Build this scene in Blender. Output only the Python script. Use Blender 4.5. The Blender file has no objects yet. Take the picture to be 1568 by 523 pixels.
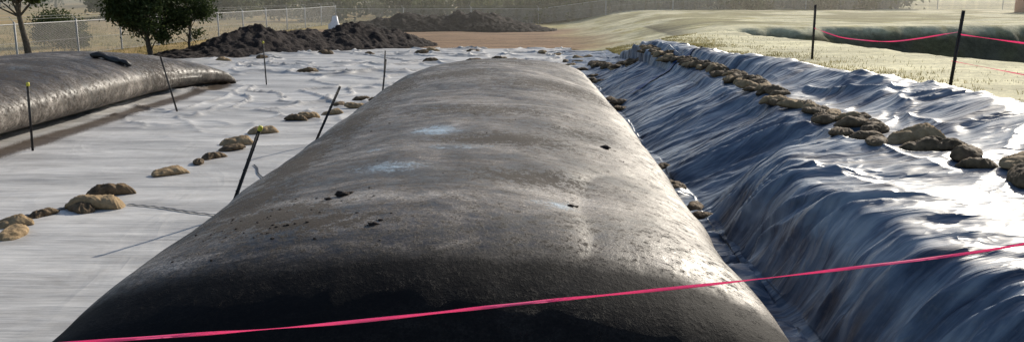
import bpy, math, random
import numpy as np
from mathutils import Vector, noise as mnoise
random.seed(7); rng=np.random.default_rng(7)
scene=bpy.context.scene
# ---------------------------------------------------------------- helpers
TAB=np.random.default_rng(3).random((256,256))
def vn(x,y,seed=0):
    x=np.asarray(x,float)+seed*17.37; y=np.asarray(y,float)+seed*9.71
    xi=np.floor(x).astype(int); yi=np.floor(y).astype(int)
    fx=x-xi; fy=y-yi; fx=fx*fx*(3-2*fx); fy=fy*fy*(3-2*fy)
    a=TAB[xi%256,yi%256]; b=TAB[(xi+1)%256,yi%256]; c=TAB[xi%256,(yi+1)%256]; d=TAB[(xi+1)%256,(yi+1)%256]
    return (a*(1-fx)+b*fx)*(1-fy)+(c*(1-fx)+d*fx)*fy
def fbm(x,y,o=4,seed=0):
    r=0;a=.5;t=0
    for i in range(o):
        r=r+a*vn(x*2**i,y*2**i,seed+i);t+=a;a*=.5
    return r/t
def ridge(x,y,seed=0,p=2.0):
    return (1-np.abs(2*vn(x,y,seed)-1))**p
def ss(a,b,x):
    t=np.clip((np.asarray(x,float)-a)/(b-a),0,1); return t*t*(3-2*t)
def fastmesh(name,V,F,mats,smooth=True,midx=None,top=True):
    V=np.asarray(V,np.float32);F=np.asarray(F,np.int32)
    me=bpy.data.meshes.new(name); n,k=F.shape
    me.vertices.add(len(V)); me.vertices.foreach_set('co',V.ravel())
    me.loops.add(n*k); me.loops.foreach_set('vertex_index',F.ravel())
    me.polygons.add(n); me.polygons.foreach_set('loop_start',np.arange(n,dtype=np.int32)*k)
    me.update(calc_edges=True)
    if smooth: me.polygons.foreach_set('use_smooth',np.ones(n,bool))
    for m in mats: me.materials.append(m)
    if midx is not None: me.polygons.foreach_set('material_index',np.asarray(midx,np.int32))
    ob=bpy.data.objects.new(name,me); scene.collection.objects.link(ob)
    return ob
def gridF(nr,nc,closed=False):
    r=np.arange(nr-1)[:,None]; c=np.arange(nc if closed else nc-1)[None,:]
    a=r*nc+c; b=r*nc+(c+1)%nc; d=(r+1)*nc+c; e=(r+1)*nc+(c+1)%nc
    return np.stack([a,b,e,d],-1).reshape(-1,4)
def fattr(ob,name,vals):
    at=ob.data.attributes.new(name,'FLOAT','POINT'); at.data.foreach_set('value',np.asarray(vals,np.float32).ravel())
def cattr(ob,name,rgb):
    rgb=np.asarray(rgb,np.float32); a=np.ones((len(rgb),4),np.float32); a[:,:3]=rgb
    at=ob.data.attributes.new(name,'FLOAT_COLOR','POINT'); at.data.foreach_set('color',a.ravel())
def tubeVF(path,rad,n=8):
    V=[];F=[];P=[Vector(p) for p in path]
    for i,p in enumerate(P):
        t=(P[min(i+1,len(P)-1)]-P[max(i-1,0)]).normalized()
        u=t.cross(Vector((0.3,0.9,0.1))).normalized(); v=t.cross(u)
        r=rad[i] if hasattr(rad,'__len__') else rad
        for k in range(n):
            a=2*math.pi*k/n; V.append(tuple(p+u*(r*math.cos(a))+v*(r*math.sin(a))))
    for i in range(len(P)-1):
        for k in range(n):
            F.append((i*n+k,i*n+(k+1)%n,(i+1)*n+(k+1)%n,(i+1)*n+k))
    return V,F
class MB:
    def __init__(s): s.V=[];s.F=[];s.M=[];s.n=0
    def add(s,V,F,m=0):
        V=np.asarray(V,float).reshape(-1,3);F=np.asarray(F,int).reshape(-1,4)
        s.V.append(V);s.F.append(F+s.n);s.M.append(np.full(len(F),m));s.n+=len(V)
    def box(s,c,d,m=0,rz=0):
        x,y,z=[q/2 for q in d]
        V=np.array([(i*x,j*y,k*z) for k in(-1,1) for i,j in((-1,-1),(1,-1),(1,1),(-1,1))])
        co,si=math.cos(rz),math.sin(rz)
        V=np.stack([V[:,0]*co-V[:,1]*si,V[:,0]*si+V[:,1]*co,V[:,2]],1)+np.array(c)
        s.add(V,[(0,3,2,1),(4,5,6,7),(0,1,5,4),(1,2,6,5),(2,3,7,6),(3,0,4,7)],m)
    def ob(s,name,mats,smooth=False):
        return fastmesh(name,np.concatenate(s.V),np.concatenate(s.F),mats,smooth,np.concatenate(s.M))
# ---------------------------------------------------------------- materials
def mat(name,col=(.5,.5,.5),rough=.6,spec=.5):
    m=bpy.data.materials.new(name); m.use_nodes=True; nt=m.node_tree; b=nt.nodes['Principled BSDF']
    b.inputs['Base Color'].default_value=(*col,1); b.inputs['Roughness'].default_value=rough
    b.inputs['Specular IOR Level'].default_value=spec
    return m,nt,b
def coord(nt,kind='Object',scale=(1,1,1),rot=(0,0,0)):
    t=nt.nodes.new('ShaderNodeTexCoord'); mp=nt.nodes.new('ShaderNodeMapping')
    mp.inputs['Scale'].default_value=scale; mp.inputs['Rotation'].default_value=rot
    nt.links.new(t.outputs[kind],mp.inputs['Vector']); return mp.outputs[0]
def noise(nt,scale,detail=4,rough=.55,vec=None,dist=0):
    n=nt.nodes.new('ShaderNodeTexNoise'); n.inputs['Scale'].default_value=scale
    n.inputs['Detail'].default_value=detail; n.inputs['Roughness'].default_value=rough; n.inputs['Distortion'].default_value=dist
    nt.links.new(vec if vec is not None else coord(nt),n.inputs['Vector']); return n.outputs['Fac']
def ramp(nt,fac,stops):
    r=nt.nodes.new('ShaderNodeValToRGB'); e=r.color_ramp.elements
    while len(e)<len(stops): e.new(.5)
    for i,(p,c) in enumerate(stops):
        e[i].position=p; e[i].color=(c,c,c,1) if isinstance(c,(int,float)) else (*c,1)
    nt.links.new(fac,r.inputs[0]); return r.outputs[0]
def mix(nt,fac,a,b,mode='MIX'):
    m=nt.nodes.new('ShaderNodeMix'); m.data_type='RGBA'; m.blend_type=mode
    for s,v in((m.inputs[0],fac),(m.inputs[6],a),(m.inputs[7],b)):
        if isinstance(v,(int,float)): s.default_value=v if s==m.inputs[0] else (v,v,v,1)
        elif isinstance(v,tuple): s.default_value=(*v,1)
        else: nt.links.new(v,s)
    return m.outputs[2]
def mth(nt,op,a,b=0.,clamp=False):
    m=nt.nodes.new('ShaderNodeMath'); m.operation=op; m.use_clamp=clamp
    for i,v in enumerate((a,b)):
        if isinstance(v,(int,float)): m.inputs[i].default_value=v
        else: nt.links.new(v,m.inputs[i])
    return m.outputs[0]
def attr(nt,name,out='Fac'):
    a=nt.nodes.new('ShaderNodeAttribute'); a.attribute_name=name; return a.outputs[out]
def bump(nt,b,h,strength=.3,dist=.02):
    n=nt.nodes.new('ShaderNodeBump'); n.inputs['Strength'].default_value=strength; n.inputs['Distance'].default_value=dist
    nt.links.new(h,n.inputs['Height']); nt.links.new(n.outputs[0],b.inputs['Normal'])
def crease(nt,n,k=7.):
    return mth(nt,'SUBTRACT',1.,mth(nt,'MINIMUM',mth(nt,'MULTIPLY',mth(nt,'ABSOLUTE',mth(nt,'SUBTRACT',n,.5)),k),1.))

def tube_material():
    m,nt,b=mat('woven_geotextile',(.05,.045,.04),.5,.5); L=nt.links.new
    n2=noise(nt,7,6,.75); n3=noise(nt,46,3,.8); n4=noise(nt,20,4,.8)
    st=noise(nt,1.0,8,.76,coord(nt,scale=(.6,1.3,1)),.9); big=noise(nt,.55,4,.6,coord(nt,scale=(.8,1.3,1)))
    dust=mth(nt,'ADD',mth(nt,'MULTIPLY',st,.55),mth(nt,'ADD',mth(nt,'MULTIPLY',n2,.15),mth(nt,'MULTIPLY',big,.3)))
    col=ramp(nt,dust,[(.43,(.012,.009,.007)),(.48,(.048,.037,.028)),(.525,(.12,.10,.083)),(.59,(.29,.26,.23))])
    grain=ramp(nt,mth(nt,'ADD',mth(nt,'MULTIPLY',n3,.5),mth(nt,'MULTIPLY',n4,.5)),[(.39,.1),(.5,.85),(.59,1.8)])
    col=mix(nt,1.,col,grain,'MULTIPLY')
    md=mth(nt,'ADD',attr(nt,'mud'),mth(nt,'MULTIPLY',mth(nt,'SUBTRACT',n2,.5),1.7))
    md=mth(nt,'ADD',md,mth(nt,'MULTIPLY',mth(nt,'SUBTRACT',n4,.5),2.0))
    mm=ramp(nt,md,[(.34,0.),(.46,1.)])
    col=mix(nt,mth(nt,'MULTIPLY',mm,.93),col,(.022,.014,.008))
    w=mth(nt,'ADD',attr(nt,'wet_sky'),mth(nt,'MULTIPLY',mth(nt,'SUBTRACT',n2,.5),1.9))
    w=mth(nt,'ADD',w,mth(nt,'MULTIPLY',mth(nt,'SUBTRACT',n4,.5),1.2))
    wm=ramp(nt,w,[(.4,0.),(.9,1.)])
    col=mix(nt,mth(nt,'MULTIPLY',wm,.85),col,(.30,.43,.55))  # puddles, with the sky's reflection painted in as pale blue
    b_=mth(nt,'ADD',attr(nt,'end_shade'),mth(nt,'MULTIPLY',mth(nt,'SUBTRACT',n2,.5),.6)); b_=ramp(nt,b_,[(.15,0.),(.8,1.)])
    col=mix(nt,mth(nt,'MULTIPLY',b_,.95),col,(.004,.004,.005))  # shade on the tube's near end painted into the colour as black
    L(col,b.inputs['Base Color'])
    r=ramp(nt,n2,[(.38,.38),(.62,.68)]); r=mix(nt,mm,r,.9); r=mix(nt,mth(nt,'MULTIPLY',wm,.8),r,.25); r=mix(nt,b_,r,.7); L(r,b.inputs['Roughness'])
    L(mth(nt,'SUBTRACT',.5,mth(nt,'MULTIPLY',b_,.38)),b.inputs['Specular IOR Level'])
    h=mth(nt,'ADD',mth(nt,'MULTIPLY',n4,.6),mth(nt,'ADD',mth(nt,'MULTIPLY',n2,.7),mth(nt,'MULTIPLY',mm,.5)))
    bump(nt,b,h,.5,.02); return m
M_tube=tube_material()
M_lin,nt,b=mat('plastic_liner',(.1,.13,.18),.36,.6)
n1=noise(nt,.6,4,.6,coord(nt,scale=(1,1,2))); n2=noise(nt,14,4,.7)
stk=noise(nt,2.0,5,.6,coord(nt,scale=(.22,1.6,.22),rot=(0,0,-.25)),.8)
c=ramp(nt,mth(nt,'ADD',mth(nt,'MULTIPLY',n1,.4),mth(nt,'MULTIPLY',stk,.6)),[(.40,(.022,.038,.070)),(.48,(.085,.12,.175)),(.55,(.19,.235,.29)),(.63,(.33,.37,.41))])  # sunlit and shaded folds painted as pale and dark streaks
c=mix(nt,mth(nt,'MULTIPLY',ramp(nt,n2,[(.55,0.),(.75,1.)]),.25),c,(.27,.26,.24))
nt.links.new(c,b.inputs['Base Color']); nt.links.new(ramp(nt,n2,[(.3,.34),(.7,.48)]),b.inputs['Roughness'])
k1=crease(nt,noise(nt,1.1,2,.45,coord(nt,scale=(.35,1.5,.35),rot=(0,0,-.3)),.8),5.); k2=crease(nt,noise(nt,2.4,2,.45,coord(nt,scale=(.45,1.3,.45),rot=(0,0,.35)),1.1),5.)
hh=mth(nt,'ADD',mth(nt,'ADD',mth(nt,'MULTIPLY',k1,1.),mth(nt,'MULTIPLY',k2,.45)),mth(nt,'MULTIPLY',stk,1.0))
bump(nt,b,hh,.6,.06)
M_sheet,nt,b=mat('grey_groundsheet',(.4,.41,.42),.45,.5)
n1=noise(nt,.5,5,.6,coord(nt,scale=(.35,1.6,1))); n2=noise(nt,4,5,.65,coord(nt,scale=(.25,3,1),rot=(0,0,.12))); n3=noise(nt,26,4,.7); n5=noise(nt,1.2,5,.7,coord(nt,scale=(.5,1.6,1),rot=(0,0,.3)),.7)
c=ramp(nt,mth(nt,'ADD',mth(nt,'MULTIPLY',n1,.6),mth(nt,'MULTIPLY',n2,.4)),[(.36,(.24,.235,.23)),(.5,(.44,.43,.415)),(.62,(.62,.605,.58))])
c=mix(nt,mth(nt,'MULTIPLY',ramp(nt,n5,[(.48,0.),(.68,1.)]),.38),c,(.20,.175,.15))
c=mix(nt,ramp(nt,mth(nt,'ADD',attr(nt,'dirt'),mth(nt,'MULTIPLY',mth(nt,'SUBTRACT',n3,.5),1.2)),[(.4,0.),(.7,1.)]),c,(.07,.05,.033))
nt.links.new(c,b.inputs['Base Color']); nt.links.new(ramp(nt,n3,[(.3,.4),(.7,.6)]),b.inputs['Roughness'])
k1=crease(nt,noise(nt,.55,3,.5,coord(nt,scale=(1.,.5,1),rot=(0,0,.5)),1.2))
bump(nt,b,mth(nt,'ADD',mth(nt,'MULTIPLY',k1,.6),mth(nt,'ADD',n2,mth(nt,'MULTIPLY',n3,.1))),.4,.03)
M_gnd,nt,b=mat('ground_soil_grass',(.1,.09,.05),.95,.2)
n2=noise(nt,3,6,.7); n3=noise(nt,22,4,.7); n4=noise(nt,.35,5,.6,coord(nt,scale=(.5,1.5,1)))
c=mix(nt,1.,attr(nt,'gcol','Color'),ramp(nt,n2,[(.25,.6),(.75,1.4)]),'MULTIPLY')
c=mix(nt,1.,c,ramp(nt,n3,[(.25,.6),(.75,1.35)]),'MULTIPLY'); c=mix(nt,1.,c,ramp(nt,n4,[(.3,.6),(.7,1.3)]),'MULTIPLY')
nt.links.new(c,b.inputs['Base Color']); bump(nt,b,mth(nt,'ADD',n2,mth(nt,'MULTIPLY',n3,.4)),.6,.06)
def simple(name,c1,c2,scale,rough=.8,bs=.5,bd=.02,spec=.3):
    m,nt,b=mat(name,c1,rough,spec); n=noise(nt,scale,5,.65)
    nt.links.new(ramp(nt,n,[(.3,c1),(.7,c2)]),b.inputs['Base Color']); bump(nt,b,n,bs,bd); return m
M_soil=simple('dark_soil',(.014,.010,.009),(.045,.033,.028),2.5,.95,1,.15)
M_bag=simple('sandbag_hessian',(.19,.13,.068),(.42,.30,.17),6,.85,.8,.03)
M_bagd=simple('sandbag_dirty',(.04,.027,.016),(.22,.15,.082),5,.8,.8,.03)
M_apron=simple('blue_apron_sheet',(.30,.40,.48),(.45,.56,.64),5,.4,.4,.02,.5)
M_steel=simple('black_painted_steel',(.012,.012,.012),(.035,.03,.028),20,.5,.2,.003,.5)
M_cap=mat('yellow_plastic',(.55,.5,.05),.4)[0]
M_galv=simple('galvanised_steel',(.30,.31,.31),(.45,.45,.44),6,.45,.1,.003,.5)
M_bark=simple('bark',(.05,.04,.03),(.13,.11,.085),8,.9,.8,.03)
M_white=simple('white_plastic',(.6,.6,.6),(.8,.8,.8),5,.4,.1,.003,.5)
M_strap=simple('strap_webbing',(.015,.02,.03),(.05,.06,.08),30,.6,.2,.003)
M_blue=simple('blue_strip',(.015,.04,.12),(.03,.08,.22),10,.45,.2,.01)
M_brick=simple('red_cladding',(.40,.20,.16),(.45,.25,.20),3,.8,.2,.01)
M_roof=simple('roof_sheet',(.5,.48,.46),(.6,.58,.56),3,.5,.1,.01)
M_glass=mat('dark_glass',(.02,.025,.03),.1)[0]
def leafmat(name,c1,c2,tr=.35):
    m,nt,b=mat(name,c1,.6,.2); n=noise(nt,.8,3,.6); col=ramp(nt,n,[(.35,c1),(.65,c2)])
    nt.links.new(col,b.inputs['Base Color'])
    t=nt.nodes.new('ShaderNodeBsdfTranslucent'); nt.links.new(col,t.inputs[0])
    ms=nt.nodes.new('ShaderNodeMixShader'); ms.inputs[0].default_value=tr
    nt.links.new(b.outputs[0],ms.inputs[1]); nt.links.new(t.outputs[0],ms.inputs[2])
    nt.links.new(ms.outputs[0],nt.nodes['Material Output'].inputs[0]); return m
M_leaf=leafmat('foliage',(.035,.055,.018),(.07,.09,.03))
M_leafd=leafmat('foliage_hazed',(.07,.09,.04),(.13,.14,.065),.3)  # distance haze painted into the leaf colour as a lighter green
M_grass=leafmat('dry_grass',(.15,.135,.05),(.28,.24,.11),.5)
M_pink=leafmat('pink_tape',(.95,.20,.42),(1.,.26,.48),.6)
# ---------------------------------------------------------------- terrain & liner shape functions
def bagx(y):  return np.interp(y,[0,11,15,20,25,30,34,38,45,52,60],[6.4,6.4,6.1,5.8,5.9,5.6,5.0,4.4,3.6,3.3,3.2])
def ridx(y):  return np.interp(y,[0,10,15,24,30,38,45,52,60],[9.2,9.0,8.45,7.1,6.3,5.3,4.6,4.4,4.3])
def T0(x,y):
    a=bagx(y)+.1; bb=ridx(y)+1.0; f=ss(38,62,y); bb=bb*(1-f)+15*f
    z=1.66*ss(0,1,(x-a)/(bb-a))
    near=x-np.interp(y,[0,29,50,60],[21,16.0,12.0,12.0])
    far=np.interp(x,[12,14,34,80],[56,58,62,70])-y
    d=np.minimum(near,far); z=z-2.6*ss(0,3.4,d+1.8*(fbm(x*.5,y*.5,3,5)-.5))*(1-ss(70,80,x))
    z=z+(fbm(x*.25,y*.25,3,2)-.5)*.18*ss(62,75,y)
    z=z+.06*(fbm(x*.8,y*.8,3,8)-.5)
    z=z+ss(90,400,y)*3*(fbm(x*.01,y*.01,2,4)-.3)
    return z
def liner_ctrl(y):
    y=np.asarray(y,float); F=1-ss(34,54,y); bx=bagx(y); rx=ridx(y); o=np.ones_like(y); g=ss(12,18,y)
    wob=.34*(vn(y*.5,o*0,11)-.5)*2+.22*(vn(y*1.5,o*0,12)-.5)
    ex=rx+1.25+.35*(vn(y*.7,o*0,13)-.5)
    x3=3.8+.45*g; z3=1.0-.33*g; x4=4.1+1.0*g; z4=1.28-.16*g
    X=np.stack([2.3*o,3.1*o+wob*.3,3.35*o+wob*.4,x3+wob,x4+wob,(x4+wob+bx)/2,bx,(bx+rx)/2-.1,rx-.25,rx+.15,rx+.75,ex],-1)
    X=np.maximum.accumulate(X,-1)
    Z=np.stack([.03*o,.03*o,.16*F+.02,z3*F+.02,z4*F+.02,(1.42-.04*g)*F+.02,1.52*F+.02,1.58*F+.02,1.9*F+.02,1.95*F+.03,1.74*F+.05,T0(ex,y)+.03],-1)
    return X,Z
def liner_z(x,y):
    x=np.atleast_1d(x);y=np.atleast_1d(y); X,Z=liner_ctrl(y); r=np.full(x.shape,99.)
    for k in range(X.shape[1]-1):
        m=(x>=X[:,k])&(x<=X[:,k+1]); w=(x-X[:,k])/(X[:,k+1]-X[:,k]+1e-6)
        r=np.where(m,Z[:,k]*(1-w)+Z[:,k+1]*w,r)
    return r
def axis(lo,hi,step,far,g=1.09):
    a=list(np.arange(lo,hi+1e-6,step)); s=step
    while a[-1]<far: s*=g; a.append(a[-1]+s)
    s=step
    while a[0]>-far: s*=g; a.insert(0,a[0]-s)
    return np.array(a)
gx=axis(-28,40,.3,1500); gy=axis(-2,75,.35,2500)
GX,GY=np.meshgrid(gx,gy); x=GX.ravel(); y=GY.ravel()
z=T0(x,y)
sheet=(x>-26)&(x<5)&(y<62)
z=np.where(sheet&(x<3.6),-.12,z)
inl=(y<59)&(y>-3); lz=liner_z(x,np.clip(y,-3,59)); z=np.where(inl&(x>2.3)&(lz<90)&(x<ridx(y)+.95),np.minimum(z,lz-.4),z)
def moundh(x,y):
    t=np.clip(((x+20.5)*11+(y-55)*11)/242,0,1); cx=-20.5+11*t; cy=55+11*t
    d=np.hypot(x-cx,y-cy); p=np.interp(t,[0,.12,.3,.45,.6,.8,1],[.35,1.1,1.75,1.25,1.35,1.6,1.0])
    h1=p*np.clip(1-(d/3.3)**1.3,0,1)
    t2=np.clip((x+15)/15,0,1); cx=-15+15*t2; d2=np.hypot(x-cx,(y-91))
    p2=np.interp(t2,[0,.2,.45,.6,.8,1],[1.1,1.6,1.5,1.95,1.6,.8]); h2=p2*np.clip(1-(d2/3.6)**1.3,0,1)
    return h1,h2
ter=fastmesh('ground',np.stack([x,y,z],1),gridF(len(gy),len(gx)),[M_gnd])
gold=np.array([.40,.28,.115]); pale=np.array([.60,.56,.37]); brown=np.array([.21,.135,.08]); olive=np.array([.20,.19,.065]); grn=np.array([.36,.32,.14]); dark=np.array([.06,.055,.038])
nz=fbm(x*.15,y*.15,4,21); nz2=fbm(x*.8,y*.8,4,31)
col=gold[None]*(.6+.8*nz[:,None])
def put(c,mk): 
    global col
    mk=mk[:,None]; col=col*(1-mk)+np.asarray(c)[None]*mk
put(grn*.6,ss(.47,.6,nz)*.7)
R=ss(-2,10,x+4*(nz-.5)+0*(y)); put(grn*1.1,R)
put(pale,ss(2,9,x+ (nz2-.5)*4)*ss(.3,.6,nz2+.1)*(1-ss(100,140,y)))
put(grn*.65,ss(4,12,x)*ss(.50,.62,nz)*ss(60,66,y)*.8)
put(brown*1.25,ss(60,63,y+4*(nz2-.5))*(1-ss(92,98,y+8*(nz-.5)))*ss(-24,-19,x)*(1-ss(2,9,x+5*(nz-.5))))
put(brown,(1-ss(-13,-9,x+3*(nz2-.5)))*ss(-26,-22,x)*(1-ss(50,62,y))*.8)
e=x-ridx(np.clip(y,0,60)); put(olive,ss(0,.6,e)*(1-ss(1.6,3.0,e+1.5*(nz2-.5)))*(1-ss(45,58,y)))
put(pale*1.15,ss(2.0,3.0,e+1.5*(nz2-.5))*(1-ss(50,60,x))*(1-ss(55,62,y))*.8*(x>6))
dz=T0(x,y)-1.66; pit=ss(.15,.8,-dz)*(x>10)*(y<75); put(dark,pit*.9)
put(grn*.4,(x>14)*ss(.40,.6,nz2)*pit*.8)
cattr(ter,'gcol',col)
def heap(name,x0,x1,y0,y1,which):
    X,Y=np.meshgrid(np.arange(x0,x1,.11),np.arange(y0,y1,.11)); h=moundh(X,Y)[which]
    n=fbm(X*1.1,Y*1.1,4,41)-.5; n2=fbm(X*5,Y*5,3,43)-.5
    Z=h*(1+.45*n)+n*.3*(h>.02)+n2*.3*(h>.02); Z=np.where(h<.02,-.4,Z)
    return fastmesh(name,np.stack([X.ravel(),Y.ravel(),Z.ravel()],1),gridF(*X.shape),[M_soil])
heap('soil_mound',-25,-4,50,71,0); heap('soil_mound',-20,5,86,96,1)
# ---------------------------------------------------------------- grey groundsheet
sx=np.arange(-24,3.3,.08); sy=np.arange(1,61.5,.08); X,Y=np.meshgrid(sx,sy)
far=ss(20,34,Y); w=fbm(X*.3,Y*.3,3,51)
Z=.03+.035*fbm(X*.5,Y*.5,3,52)+.015*ridge(X*.25+w*2,Y*1.1+w*3,53,3)*(.3+far)
Z+=far*.12*ridge((X+Y*.5)*.5+w*3,(Y-X*.4)*.3+w*2,54,14)+far*.11*ridge((X-Y*.7)*.45-w*3,(Y+X)*.25,55,14)
Z+=.008*ridge(X*.15,Y*3+w*4,56,2)
edge=52+10*ss(-18,-13,X)+.9*(vn(X*.6,X*0,57)-.5)
Y2=np.where(Y>edge-.1,edge-.1,Y); Z=np.where(Y>edge,-.15,Z)
sh=fastmesh('groundsheet',np.stack([X.ravel(),Y2.ravel(),Z.ravel()],1),gridF(*X.shape),[M_sheet])
dt=np.exp(-((X+12.9-.05*np.maximum(Y-30,0))/.5)**2)*(Y<38)*(Y>8)*.8+.26*fbm(X*.6,Y*.6,3,58)
dt+=.6*np.exp(-((Y-39)/.6)**2)*(X<-12.5)
fattr(sh,'dirt',dt)
ay=np.linspace(7.6,36,420); at_=np.linspace(0,1,26); AY,AT=np.meshgrid(ay,at_,indexing='ij')
AX=-5.08-.14*(vn(AY*.8,AY*0,91)-.5)*2*(1-AT)+AT*1.0; AZ=.07+.62*AT**1.3*(.8+.4*vn(AY*.6,AY*0,92))+.05*ridge(AY*2.2,AT*1.2,93,2)*(1-AT*.3)
fastmesh('apron_sheet',np.stack([AX.ravel(),AY.ravel(),AZ.ravel()],1),gridF(*AX.shape),[M_apron])
# ---------------------------------------------------------------- liner over the bank
ny=1400; ns=420; tq=np.linspace(0,1,ny); ly=-1+59.5*(tq**1.5)
CX,CZ=liner_ctrl(ly); K=CX.shape[1]
wts=np.array([.7,.5,1.3,.6,1.3,1.3,1,.9,.6,.8,.6]); cum=np.concatenate([[0],np.cumsum(wts)]); tt=np.linspace(0,cum[-1],ns)
PX=np.stack([np.interp(tt,cum,CX[i]) for i in range(ny)]); PZ=np.stack([np.interp(tt,cum,CZ[i]) for i in range(ny)])
kern=np.hanning(25);kern/=kern.sum()
def sm(A): 
    P=np.pad(A,((0,0),(12,12)),mode='reflect',reflect_type='odd'); return np.stack([np.convolve(r,kern,'valid') for r in P])
PX=sm(PX);PZ=sm(PZ); PY=np.repeat(ly[:,None],ns,1)
dx=np.gradient(PX,axis=1);dz_=np.gradient(PZ,axis=1); l=np.hypot(dx,dz_)+1e-6; nx=-dz_/l; nzz=dx/l
S=np.cumsum(l,1); steep=ss(.25,.7,np.abs(nx))*(S<4); wp=fbm(PY*.35,S*.35,3,61); wp2=fbm(PY*.9,S*.9,3,62); wp3=fbm(PY*.5+5,S*.9,2,77)
nearb=1-ss(13,20,PY)
yd=PY+.30*S+.5*(wp3-.5)
def fold(a,b,seed,p):
    return ridge(a,b,seed,p)*(.35+.9*vn(a*.7+3,b*2.2,seed+40))
slope=.20*fold(yd*.95+wp*2.2,S*.16+wp,63,1.4)+.15*fold(yd*2.1+wp*3,S*.22,64,1.3)+.06*fold(yd*4.6+wp2*2,S*.3,65,1.3)
slope*=.75+.8*nearb
a1=(S*1.0+PY*.35); a2=(PY*.9-S*.5)
shelf=.09*fold(a1*.9+wp*3.5,a2*.22+wp*2,66,2.5)+.09*fold(a2*.9+wp*4,a1*.3+wp*2,67,2)+.055*fold(a2*2.0+wp2*4,a1*.4+wp*3,68,1.8)+.016*fold((PY-S*.2)*4+wp2*4,S*.7,69,1.6)
d=steep*slope+(1-steep)*(.65*slope*(1-ss(2.4,4.2,S))+shelf)
d+=.14*(wp-.5)+.05*(wp2-.5)
e0=ss(0,.5,S)*ss(0,.5,S[:,-1:]-S); outer=ss(4.8,5.8,S)
d=d*(.12+.88*e0)*(1+.5*outer)*(1-.3*ss(40,56,PY))
V=np.stack([PX+nx*d,PY+.2*(wp2-.5)*e0,PZ+nzz*d],-1).reshape(-1,3)
lin=fastmesh('plastic_liner',V,gridF(ny,ns),[M_lin])
# ---------------------------------------------------------------- geotextile tubes
def geotube(name,cx,hw,H,y0,y1,L0,L1,n0,n1e=1.9,flare1=0.,flare0=0.,seed=0,stains=(),wet_sky_spots=(),cshift=0):
    t=np.linspace(0,1,560); nphi=300
    yy=y0+(y1-y0)*(t-.085*np.sin(2*np.pi*t))
    s0=np.clip(1-(yy-y0)/L0,0,1); s1=np.clip(1-(y1-yy)/L1,0,1)
    Hh=H*(1-s0**n0)**(1/n0)*(1-s1**n1e)**(1/n1e); Hh=np.maximum(Hh,.03)
    W=hw*(1+flare0*s0**2+flare1*s1**2)*(1-.08*s0**14-.1*s1**10)
    C=cx+cshift*s1**2
    ph=np.linspace(0,2*np.pi,nphi,endpoint=False); c=np.cos(ph); s=np.sin(ph)
    cxp=np.sign(c)*np.abs(c)**.95
    zt=np.where(s>=0,.42+.58*np.abs(s)**.88,.42-.42*np.abs(s)**.5)
    Xg=C[:,None]+W[:,None]*cxp[None]; Zg=Hh[:,None]*zt[None]; Yg=np.repeat(yy[:,None],nphi,1)
    n=fbm(Xg*.5,Yg*.35,3,seed)-.5; n2=fbm(Xg*1.6,Yg*1.1,3,seed+5)-.5
    top=(s>0)[None]*ss(0,.6,Hh)[:,None]
    crs=ridge(Xg*.2,Yg*.4+n*2,seed+8,8)*.03
    Zg=Zg+top*(n*.12+n2*.035-crs)
    Xg=Xg+(n*.12+n2*.04)*np.sign(c)[None]*np.abs(c)[None]
    g=(s0**3)[:,None]+(s1**2)[:,None]
    Zg=Zg+top*g*.05*(ridge(Xg*1.4,Yg*.25,seed+9,2)-.5)
    ob=fastmesh(name,np.stack([Xg.ravel(),Yg.ravel(),Zg.ravel()+.02],1),gridF(len(yy),nphi,True)[:, ::-1],[M_tube])
    md=.26*fbm(Xg*.4,Yg*.4,3,seed+3)
    for (ax,ay,rx,ry,a) in stains: md=np.maximum(md,a*np.exp(-((Xg-ax)/rx)**2-((Yg-ay)/ry)**2)+.05)
    wt=np.zeros_like(Xg)
    for (ax,ay,rx,ry,a) in wet_sky_spots: wt=np.maximum(wt,a*np.exp(-((Xg-ax)/rx)**2-((Yg-ay)/ry)**2))
    fattr(ob,'mud',md);fattr(ob,'wet_sky',wt)
    fattr(ob,'end_shade',ss(.46,.70,s0[:,None]+.2*n)+0*Xg)  # mask for the painted shade over the near end
    return ob
st=[(-.3,12.6,1.1,.6,.6),(.1,10.1,.9,.5,.55),(-.7,15.7,1.5,.8,.5),(.75,20.6,1.8,1.6,.5),(-1.7,23,1.4,1.6,.5),(-.9,28,2,1.6,.5),
    (-2.6,8.7,.8,.55,.66),(-3.1,9.8,.5,.9,.62),(-3.2,12.5,.45,2.4,.62),(-2.0,8.2,.8,.3,.55),(-3.0,16,.5,3,.55),(-3.0,22,.6,4,.5),(.9,14,.6,.6,.45),(-1.0,33,2.5,3,.45)]
wt=[(-1.32,13.4,.5,.6,.8),(-1.6,10.6,.6,.5,.65),(.36,8.9,.35,.3,.55),(-.9,11.9,.7,.4,.5),(-2.0,12,.35,.3,.45)]
tube1=geotube('geotextile_tube',-.86,3.2,1.9,6.25,40.3,2.9,18,2.7,flare0=.09,seed=101,stains=st,wet_sky_spots=wt)
tube2=geotube('geotextile_tube',-17.0,3.5,1.75,-4,38,4,6,2.3,2.4,flare1=.2,cshift=.9,seed=121,stains=[(-14.5,33,3,2,.42),(-16,25,3,8,.42)],wet_sky_spots=[(-15.4,27,.5,1,.4)])
bpy.context.view_layer.update()
def drop(ob,x,y,z0=6):
    r=ob.ray_cast(Vector((x,y,z0)),Vector((0,0,-1)))
    return r[1].z if r[0] else 0.
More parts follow.
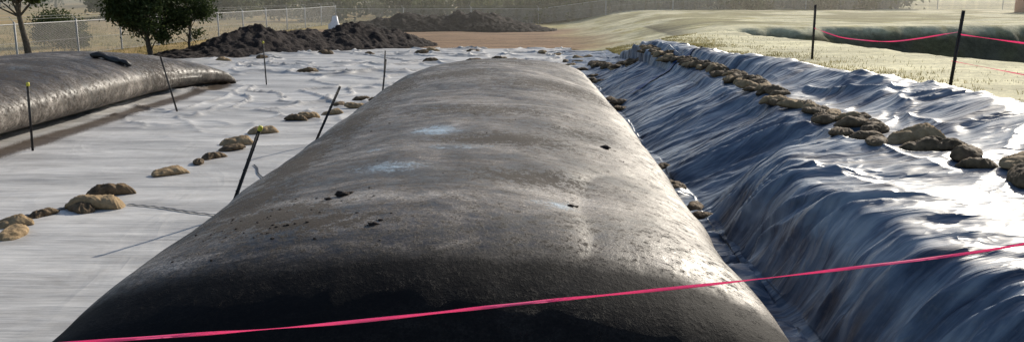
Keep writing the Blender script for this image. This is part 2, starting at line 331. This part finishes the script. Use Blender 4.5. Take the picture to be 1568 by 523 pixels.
# ---------------------------------------------------------------- sandbags
def bagmesh(k,m):
    nu,nv=60,40; V=[]
    L,Wd,Ht=.44,.25,.10; r_=random.Random(k*13+1); bend=r_.uniform(-.14,.14); sag=r_.uniform(-.3,.3)
    for i in range(nu+1):
        u=-1+2*i/nu; au=abs(u)
        pw=(1-au**9)**.5*(.88+.12*math.cos(u*3.)) if au<1 else .0
        pt=(1-au**2.6)**.75 if au<1 else 0
        pt=max(pt,.12 if au<.999 else 0)
        if au>.88: pw*=1+.18*(au-.88)/.12
        for j in range(nv):
            a=2*math.pi*j/nv; c,s=math.cos(a),math.sin(a)
            px=u*L; py=Wd*pw*math.copysign(abs(c)**.85,c); pz=Ht*pt*math.copysign(abs(s)**.95,s)
            n1=mnoise.noise(Vector((px*2.6+k*9,py*3,k*2.)))*.06; n2=mnoise.noise(Vector((px*9+k*9,py*9,pz*5)))*.018
            wr=(1-abs(mnoise.noise(Vector((px*5+k*5,py*14+px*7,1.)))*2.6))*.030*(.4+au)
            zz=pz*(1+sag*u)+(n1+n2+wr)*(.35+.65*pt)*(1 if s>0 else .3)
            V.append((px+n2*.5,py+bend*u*u+mnoise.noise(Vector((px*5+k,2,k)))*.04,max(zz,-.07)-.06*au**3))
    ob=fastmesh('sandbag',V,gridF(nu+1,nv,True),[m]); 
    me=ob.data; bpy.data.objects.remove(ob); return me
BM=[bagmesh(k,M_bag) for k in range(4)]+[bagmesh(k+5,M_bagd) for k in range(4)]
def bag(x,y,surf,rot=None,sc=1.,kind=None,dzz=0,zs=1.):
    me=BM[random.randrange(8) if kind is None else (random.randrange(4)+4*kind)]
    o=bpy.data.objects.new('sandbag',me); scene.collection.objects.link(o)
    o.location=(x,y,drop(surf,x,y)+.06*sc+dzz); o.rotation_euler=(random.uniform(-.28,.28),random.uniform(-.2,.2),random.uniform(0,6.28) if rot is None else rot)
    s=sc*random.uniform(.92,1.08); o.scale=(s*1.05,s*random.uniform(.8,1.0),s*random.uniform(.9,1.2)*zs); return o
left=[(-8.35,14.0,1.7,.8,0),(-8.75,14.6,.5,.8,0),(-7.9,15.9,.05,1.08,0),(-8.15,17.0,.5,.95,1),(-8.1,15.7,2.4,.8,1),(-7.75,19.0,.7,.9,0),(-7.45,20.9,.9,.7,1),(-7.3,21.9,.6,.8,1),(-7.55,20.2,1.9,.55,1),(-8.6,15.3,1.,.6,1),
 (-7.45,22.8,.2,.95,0),(-7.3,24.6,.4,.9,0),(-7.0,27.2,0,.8,1),(-6.7,27.6,.8,.85,0),(-6.2,28.6,.1,.85,0),(-6.4,30.6,1.2,.75,1),(-5.7,30.2,.3,.9,0),(-5.3,31.9,.3,.85,1),(-5.1,30.9,1.6,.8,0),(-4.8,33.3,.8,.8,0),
 (-5.9,32.3,.1,.8,1),(-10.6,43.2,.1,1.0,1),(-10.4,43.7,.5,.8,0),(-12.4,56,.2,1.1,1),(-12.8,57,.9,.9,0),(-6.4,56.5,.4,1.1,1),(-5.8,57.5,.4,1.0,0),(-5.2,50,.4,1.1,1),(-3.2,58,.1,1,1),(-17,50.5,.2,1.,0),(-15.4,52.6,.9,1.,1),(-9.6,56,1,.8,1)]
for a in left: bag(a[0],a[1],sh,a[2],a[3],a[4],zs=1.1)
for a in [(6.35,11.1,1.2,.85,1),(6.65,11.7,.4,.8,0),(6.35,12.5,.9,.85,1),(6.1,13.4,2.6,.8,1),(6.35,14.3,-.1,1.05,0),(5.5,13.7,1.1,.65,1),(5.7,14.6,.3,.75,1),(5.35,14.9,1.7,.65,1),(6.5,13.3,.6,.75,1),(6.0,15.2,.9,.7,1),(6.2,11.9,2.,.7,1)]:
    bag(a[0],a[1],lin,a[2],a[3],a[4],zs=1.15)
yy=15.4
while yy<46:
    bag(float(bagx(yy))+random.uniform(-.2,.2),yy,lin,sc=random.uniform(.5,.8),kind=1 if random.random()<.7 else 0,zs=1.15); yy+=random.uniform(.14,.42)
for a in [(3.0,14.3),(3.05,15.2),(2.95,16.3),(2.95,17.2),(3.0,19),(2.9,22),(3.1,28.3),(3.2,29.3),(3.0,30.5),(3.1,36),(2.9,38),(3.1,39.5),(2.8,43),(2.5,47),(3.0,48.5),(2.4,50),(3.2,52),(3.8,53),(2.0,54),(1.2,56)]:
    bag(a[0],a[1],lin if a[0]>2.45 else sh,sc=random.uniform(.5,.65) if a[1]<28 else random.uniform(.7,.95),kind=1 if a[1]<45 else None)
for a in [(-1.95,36.3,.2,.9),(-1.2,37.,1.,.8),(-.9,35.3,.2,.9),(-.5,36.2,.4,.8)]: bag(a[0],a[1],tube1,a[2],a[3],1)
mb=MB()
def clod(x,y,s,surf):
    n=10; V=[];z0=drop(surf,x,y)
    for i in range(7):
        a=math.pi*i/6
        for j in range(n):
            b_=2*math.pi*j/n; p=Vector((math.sin(a)*math.cos(b_),math.sin(a)*math.sin(b_),math.cos(a)*.55))
            r=s*(1+.9*mnoise.noise(p*2+Vector((x*9,y*7,0)))); V.append((x+p.x*r*1.3,y+p.y*r,z0+p.z*r+s*.15))
    mb.add(V,gridF(7,n,True)[:, ::-1])
for a in [(-1.93,9.25,.06),(-2.06,9.15,.03),(-1.86,9.3,.03),(-1.4,8.05,.035),(-1.35,8.15,.02),(.5,9.0,.03),(.56,9.05,.02),(1.25,13.2,.06)]: clod(*a,tube1)
for i in range(45): clod(random.gauss(-2.5,.5),random.gauss(8.5,.4),random.uniform(.006,.014),tube1)
for i in range(25): clod(random.uniform(-3.0,1.8),random.uniform(8,16),random.uniform(.005,.013),tube1)
mb.ob('mud_clods',[M_soil],True)
def sleeve(name,cx,cy,surf,L=1.2,r=.16):
    pth=[];rad=[]
    for i in range(26):
        t=i/25; x_=cx+(t-.5)*L; y_=cy+.15*math.sin(t*5); pth.append((x_,y_,drop(surf,x_,y_)+.07+.05*math.sin(t*9))); rad.append(r*(.6+.5*abs(math.sin(t*7+1)))*(1-.7*abs(2*t-1)**4))
    V,F=tubeVF(pth,rad,16); V=[(a+.05*mnoise.noise(Vector((a*5,b_*5,c_*5))),b_,c_+.05*mnoise.noise(Vector((a*6,b_*6,c_*6)))) for a,b_,c_ in V]
    fastmesh(name,V,F,[M_steel])
sleeve('fill_port_sleeve',-14.6,31.5,tube2,1.5,.14)
# ---------------------------------------------------------------- star pickets
def picket(base,top,cap=True,r=.034,name='star_picket'):
    m=MB(); B=Vector(base);T=Vector(top); ax=(T-B).normalized(); u=ax.cross(Vector((0,1,0.2))).normalized(); v=ax.cross(u)
    B=B-ax*.25
    for k in range(3):
        a=2*math.pi*k/3+.5; d1=u*math.cos(a)+v*math.sin(a); d2=ax.cross(d1)*.007
        P=[B-d2,B+d1*r-d2*.7,B+d1*r+d2*.7,B+d2]; Q=[p+(T-B) for p in P]
        m.add([tuple(p) for p in P+Q],[(0,3,2,1),(4,5,6,7),(0,1,5,4),(1,2,6,5),(2,3,7,6),(3,0,4,7)],0)
        for q in range(8):
            c_=B+(T-B)*(.2+q*.1)+d1*r; s_=.006
            m.box(tuple(c_),(.014,.014,.02),0)
    if cap:
        V,F=tubeVF([tuple(T-ax*.05),tuple(T-ax*.045),tuple(T+ax*.02),tuple(T+ax*.045),tuple(T+ax*.046)],[.03,.042,.042,.034,.001],12); m.add(V,F,1)
    return m.ob(name,[M_steel,M_cap])
picket((-5.25,15.25,0),(-4.62,15.4,1.62))
picket((-5.45,22.7,0),(-4.75,23.0,1.55),False)
picket((-12.3,21.8,0),(-12.25,21.8,1.72))
picket((-11.4,29.0,0),(-11.95,29.3,1.85),False)
picket((-10.9,37.6,0),(-10.95,37.6,1.85),True,.028)
picket((-5.5,34.6,0),(-5.35,34.8,1.35),False)
picket((-5.9,37.5,0),(-5.8,37.6,1.5),False,.028)
def tz(x,y): return float(T0(np.array([x]),np.array([y]))[0])
picket((9.7,20.3,tz(9.7,20.3)),(9.9,20.4,tz(9.7,20.3)+1.9),False,.045)
picket((10.0,31.0,tz(10,31)),(10.0,31.0,tz(10,31)+1.85),False,.045)
picket((13.2,13.0,tz(13.2,13)),(13.2,13,tz(13.2,13)+1.8),False,.045)
picket((-3.5,3.8,-.05),(-3.5,3.8,2.5),False)
picket((4.7,5.8,1.2),(4.7,5.8,2.85),False)
# ---------------------------------------------------------------- barrier tapes
def tape(name,pts,w=.018,m=M_pink,tw=3.,tubeish=.0035):
    P=[Vector(p) for p in pts]; V=[];F=[]
    R=[]
    for i in range(len(P)-1):
        for k in range(24): R.append(P[i].lerp(P[i+1],k/24))
    R.append(P[-1])
    for _ in range(60): R=[R[0]]+[(R[i-1]+R[i]*2+R[i+1])/4 for i in range(1,len(R)-1)]+[R[-1]]
    for i,p in enumerate(R):
        t=(R[min(i+1,len(R)-1)]-R[max(i-1,0)]).normalized(); up=Vector((0,0,1)); sd=t.cross(up).normalized(); up=sd.cross(t)
        a=.7*math.sin(i*.11*tw)+.45*math.sin(i*.047*tw+1); q=up*math.cos(a)+sd*math.sin(a); n_=t.cross(q)
        for s1,s2 in((1,1),(-1,1),(-1,-1),(1,-1)): V.append(tuple(p+q*(w/2*s1)+n_*(tubeish/2*s2)))
    for i in range(len(R)-1):
        for k in range(4): F.append((i*4+k,i*4+(k+1)%4,(i+1)*4+(k+1)%4,(i+1)*4+k))
    return fastmesh(name,V,F,[m],False)
tape('barrier_tape',[(-3.5,3.8,2.33),(-2.29,3.95,2.345),(-.97,4.15,2.375),(0,4.42,2.395),(1.09,4.73,2.40),(3.0,5.13,2.50),(4.7,5.8,2.72)],.018,tubeish=.001)
zz=tz(10,25)
tape('barrier_tape',[(10.0,31,zz+1.05),(9.9,28,zz+.86),(9.85,24,zz+.95),(9.85,20.4,zz+1.4)],.035,tubeish=.001)
tape('barrier_tape',[(9.85,20.4,zz+1.35),(11.3,17.2,zz+1.1),(13.2,13.0,zz+1.2)],.04,tubeish=.001)
tape('barrier_tape',[(9.75,20.4,zz+.75),(11.3,17.2,zz+.42),(13.2,13.0,zz+.55)],.02,tubeish=.001)
def strap(name,a,b_,surf,w=.04,m=M_strap,lift=.02,n=60):
    V=[];F=[];A=Vector(a);B=Vector(b_);t=(B-A).normalized();s=Vector((-t.y,t.x,0))
    for i in range(n+1):
        p=A.lerp(B,i/n)+s*(.025*math.sin(i*.11))
        for k in(-1,1):
            q=p+s*(w/2*k); V.append((q.x,q.y,drop(surf,q.x,q.y)+lift+.004*math.sin(i)))
    for i in range(n): F.append((2*i,2*i+2,2*i+3,2*i+1))
    return fastmesh(name,V,F,[m])
strap('tie_down_strap',(-7.4,16.1,0),(-5.2,15.2,0),sh,.06); strap('tie_down_strap',(-7.0,22.4,0),(-5.4,22.7,0),sh)
strap('tie_down_strap',(-6.2,20.0,0),(-5.6,18.6,0),sh); strap('tie_down_strap',(-9.0,14.9,0),(-8.4,15.9,0),sh,.12)
strap('blue_strip',(3.6,29.6,0),(6.4,31.6,0),lin,.3,M_blue,.05,120)
# ---------------------------------------------------------------- fence
def fence(name,pts,h=2.1,step=5.2):
    m=MB(); P=[Vector(p) for p in pts]; posts=[]
    for i in range(len(P)-1):
        n=max(1,round((P[i+1]-P[i]).length/step))
        for k in range(n): posts.append(P[i].lerp(P[i+1],k/n))
    posts.append(P[-1])
    for q in posts:
        z0=tz(q.x,q.y); q.z=z0
        V,F=tubeVF([(q.x,q.y,z0-.2),(q.x,q.y,z0+h+.12),(q.x,q.y,z0+h+.15)],[.055,.055,.005],8); m.add(V,F,0)
        V,F=tubeVF([(q.x,q.y,z0+h+.1),(q.x-.25,q.y,z0+h+.42)],[.02,.02],6); m.add(V,F,0)
    for a,b_ in zip(posts[:-1],posts[1:]):
        V,F=tubeVF([(a.x,a.y,a.z+h),(b_.x,b_.y,b_.z+h)],[.03,.03],6); m.add(V,F,0)
        for hh,off in((h+.25,-.12),(h+.4,-.24),(.1,0),(1.05,0)):
            V,F=tubeVF([(a.x+off,a.y,a.z+hh),(b_.x+off,b_.y,b_.z+hh)],[.007,.007],4); m.add(V,F,0)
        m.add([(a.x,a.y,a.z+.05),(b_.x,b_.y,b_.z+.05),(b_.x,b_.y,b_.z+h),(a.x,a.y,a.z+h)],[(0,1,2,3)],1)
    return m.ob(name,[M_galv,M_mesh])
M_mesh,nt,b=mat('chain_link',(.35,.35,.34),.5)
def wv(rot):
    w=nt.nodes.new('ShaderNodeTexWave'); w.inputs['Scale'].default_value=3.2; w.bands_direction='Y'; nt.links.new(coord(nt,'Object',(1,1,1),(rot,0,0)),w.inputs['Vector'])
    return ramp(nt,w.outputs['Fac'],[(.90,0.),(.96,1.)])
mx=mth(nt,'MAXIMUM',wv(.785),wv(-.785)); tr=nt.nodes.new('ShaderNodeBsdfTransparent'); ms=nt.nodes.new('ShaderNodeMixShader')
nt.links.new(mx,ms.inputs[0]); nt.links.new(tr.outputs[0],ms.inputs[1]); nt.links.new(b.outputs[0],ms.inputs[2]); nt.links.new(ms.outputs[0],nt.nodes['Material Output'].inputs[0])
fence('chain_link_fence',[(-29.5,38,0),(-28,56,0),(-25,80,0),(-22.5,108,0)])
fence('chain_link_fence',[(-22.5,108,0),(10,109,0),(75,112,0)],1.8,8)
# ---------------------------------------------------------------- trees
def leaves(C,size,rs):
    n=len(C); a=rs.normal(size=(n,3)); a/=np.linalg.norm(a,axis=1)[:,None]; b_=rs.normal(size=(n,3)); b_-=a*(a*b_).sum(1)[:,None]; b_/=np.linalg.norm(b_,axis=1)[:,None]
    s=size*rs.uniform(.5,1.3,(n,1)); V=np.stack([C-a*s,C-b_*s*.5,C+a*s,C+b_*s*.5],1).reshape(-1,3); return V,np.arange(4*n).reshape(-1,4)
def tree(name,x,y,h,crad,cz0,nl,ls,seed,mleaf=M_leaf,lean=0,tr_=.16):
    rs=np.random.default_rng(seed); m=MB(); z0=tz(x,y)
    k=[(x+lean*t*h+.12*math.sin(t*7+seed),y+.1*math.sin(t*5),z0-.2+t*h*.8) for t in np.linspace(0,1,9)]
    V,F=tubeVF(k,list(np.linspace(tr_,tr_*.25,9)),10); m.add(V,F,0)
    cl=[]
    for i in range(34):
        for _ in range(50):
            p=rs.uniform(-1,1,3)
            if .15<np.linalg.norm(p)<1: break
        c_=np.array([x+lean*h*.6+p[0]*crad,y+p[1]*crad,z0+(cz0+h)/2+p[2]*(h-cz0)/2]); cl.append(c_)
        j=min(8,max(1,int((c_[2]-z0)/(h*.8)*8)-1)); a=np.array(k[j]); mid=(a+c_)/2+rs.normal(0,.15,3)
        V,F=tubeVF([tuple(a),tuple(mid),tuple(c_)],[tr_*.3,tr_*.18,.01],6); m.add(V,F,0)
    C=np.concatenate([c_+rs.normal(size=(nl//34,3))*crad*rs.uniform(.10,.22)*np.array([1,1,.75]) for c_ in cl])
    V,F=leaves(C,ls,rs); m.add(V,F,1)
    return m.ob(name,[M_bark,mleaf])
tree('tree',-26.6,47.5,7,2.2,3.3,10000,.12,1,lean=-.02,tr_=.2)
tree('tree',-22.7,54,5.0,2.0,1.05,14000,.11,2,tr_=.18)
tree('tree',-20.9,56,4.5,1.6,1.1,8000,.10,3,tr_=.1)
tree('bush',-33.5,64,2.3,2.0,.1,6000,.1,4,tr_=.06)
tree('bush',-29.5,58,1.8,1.2,.1,4000,.1,5,tr_=.05)
def belt(name,items,ls,seed,ml):
    rs=np.random.default_rng(seed); m=MB()
    for (x,y,h,r,n) in items:
        z0=tz(x,y)
        V,F=tubeVF([(x,y,z0-.3),(x+.3,y,z0+h*.4),(x,y,z0+h*.8)],[.03*h,.02*h,.01*h],6); m.add(V,F,0)
        cs=rs.normal(size=(14,3)); cs/=np.linalg.norm(cs,axis=1)[:,None]; cs*=rs.uniform(.3,1,(14,1))**.5
        C=np.concatenate([np.array([x,y,z0+h*.56])+c_*np.array([r,r,h*.42])+rs.normal(size=(n//14,3))*r*.24 for c_ in cs]); V,F=leaves(C,ls,rs); m.add(V,F,1)
    return m.ob(name,[M_bark,ml])
it=[]
rs=np.random.default_rng(77)
for i in range(66):
    x_=rs.uniform(-16,48); it.append((x_,rs.uniform(113,140),rs.uniform(2.8,7.5),rs.uniform(1.8,3.4),1000))
for i in range(44): it.append((rs.uniform(-8,46),rs.uniform(110,119),rs.uniform(1.0,2.6),rs.uniform(1.2,2.2),700))
for i in range(26): it.append((rs.uniform(-62,-20),rs.uniform(114,150),rs.uniform(2.5,5.5),rs.uniform(1.8,3.2),900))
for i in range(40): it.append((rs.uniform(-150,-12),rs.uniform(190,260),rs.uniform(5,11),rs.uniform(3,6),900))
for i in range(40): it.append((rs.uniform(20,200),rs.uniform(200,280),rs.uniform(5,11),rs.uniform(3,6),900))
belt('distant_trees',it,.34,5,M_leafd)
# ---------------------------------------------------------------- grass
def grass(name,n,fn,hmin,hmax,w,seed,m=M_grass):
    rs=np.random.default_rng(seed); x_,y_=fn(rs,n); keep=fbm(x_*1.1,y_*1.1,3,9)>.47+rs.normal(0,.06,len(x_)); x_=x_[keep];y_=y_[keep]; n=len(x_)
    z_=T0(x_,y_)-.02; a=rs.uniform(0,6.28,n); h=rs.uniform(hmin,hmax,n); b_=rs.uniform(-.5,.5,(n,2))*h[:,None]
    ca,sa=np.cos(a)*w,np.sin(a)*w
    P=np.stack([np.stack([x_-ca,y_-sa,z_],1),np.stack([x_+ca,y_+sa,z_],1),np.stack([x_+ca*.4+b_[:,0]*.5,y_+sa*.4+b_[:,1]*.5,z_+h*.6],1),np.stack([x_+b_[:,0],y_+b_[:,1],z_+h],1)],1)
    return fastmesh(name,P.reshape(-1,3),np.arange(4*n).reshape(-1,4),[m])
def f1(rs,n):
    y_=rs.uniform(10,60,n); e=rs.exponential(1.1,n); x_=ridx(y_)+1.2+e; return x_,y_
grass('grass',50000,f1,.04,.14,.012,3)
def f2(rs,n): 
    y_=rs.uniform(55,105,n); return rs.uniform(-70,-23,n),y_
grass('grass',40000,f2,.1,.3,.02,4)
# ---------------------------------------------------------------- distant structures
sx_,sy_=56.5,94; z0=tz(sx_,sy_)
par=bpy.data.objects.new('farm_shed',None); scene.collection.objects.link(par); par.location=(sx_,sy_,z0)
def child(m,name,mats):
    o=m.ob(name,mats); o.parent=par; return o
m=MB(); m.box((0,0,1.4),(8,6,2.9)); child(m,'walls',[M_brick])
m=MB(); m.add([(-4.4,-3.4,2.8),(4.4,-3.4,2.8),(4.4,0,4.2),(-4.4,0,4.2),(-4.4,3.4,2.8),(4.4,3.4,2.8)],[(0,1,2,3),(3,2,5,4)]); child(m,'roof',[M_roof])
m=MB(); m.box((-2.2,-3.02,1.05),(1.1,.06,2.1)); m.box((1.2,-3.02,1.6),(1.8,.06,1.1)); m.box((-4.02,0,1.6),(.06,1.6,1.1)); child(m,'door_and_windows',[M_glass])
V,F=tubeVF([(-19.5,93,-.1),(-19.5,93,.45),(-19.45,93,.8),(-19.4,93,1.3),(-19.4,93,1.4)],[.75,.6,.4,.2,.05],14)
V=[(a+.35*mnoise.noise(Vector((a*1.5,b_,c_*2))),b_,c_+.15*mnoise.noise(Vector((a*3,b_,c_)))) for a,b_,c_ in V]
fastmesh('white_tarp_cover',V,F,[M_white])
# morning haze lying over the far paddocks
hz=MB(); hz.box((0,570,14),(1600,1000,34)); hz=hz.ob('haze',[])
mh=bpy.data.materials.new('haze'); mh.use_nodes=True; nt=mh.node_tree; nt.nodes.remove(nt.nodes['Principled BSDF'])
vs=nt.nodes.new('ShaderNodeVolumeScatter'); vs.inputs['Density'].default_value=.0034; vs.inputs['Anisotropy'].default_value=.6; vs.inputs['Color'].default_value=(1,.94,.80,1)
nt.links.new(vs.outputs[0],nt.nodes['Material Output'].inputs['Volume']); hz.data.materials.append(mh)
# ---------------------------------------------------------------- light, sky, camera
EL=math.radians(27); AZ=math.radians(36)
ts=Vector((math.sin(AZ)*math.cos(EL),math.cos(AZ)*math.cos(EL),math.sin(EL)))
sl=bpy.data.lights.new('sun','SUN'); sl.energy=5; sl.angle=math.radians(.5); sl.color=(1,.92,.79)
so=bpy.data.objects.new('sun',sl); scene.collection.objects.link(so); so.rotation_euler=ts.to_track_quat('Z','Y').to_euler()
wd=bpy.data.worlds.new('World'); scene.world=wd; wd.use_nodes=True; nt=wd.node_tree
sk=nt.nodes.new('ShaderNodeTexSky'); sk.sky_type='NISHITA'; sk.sun_disc=False; sk.sun_elevation=EL; sk.sun_rotation=AZ; sk.dust_density=1.5
nt.links.new(sk.outputs[0],nt.nodes['Background'].inputs[0]); nt.nodes['Background'].inputs[1].default_value=.125
cam=bpy.data.cameras.new('camera'); co=bpy.data.objects.new('camera',cam); scene.collection.objects.link(co)
co.location=(0,0,4); co.rotation_euler=(math.radians(90-11.5),0,math.radians(.7)); cam.lens=31.2; cam.sensor_width=36; cam.clip_end=6000; cam.clip_start=.1
scene.camera=co
scene.view_settings.view_transform='Standard'; scene.view_settings.look='None'; scene.view_settings.exposure=0
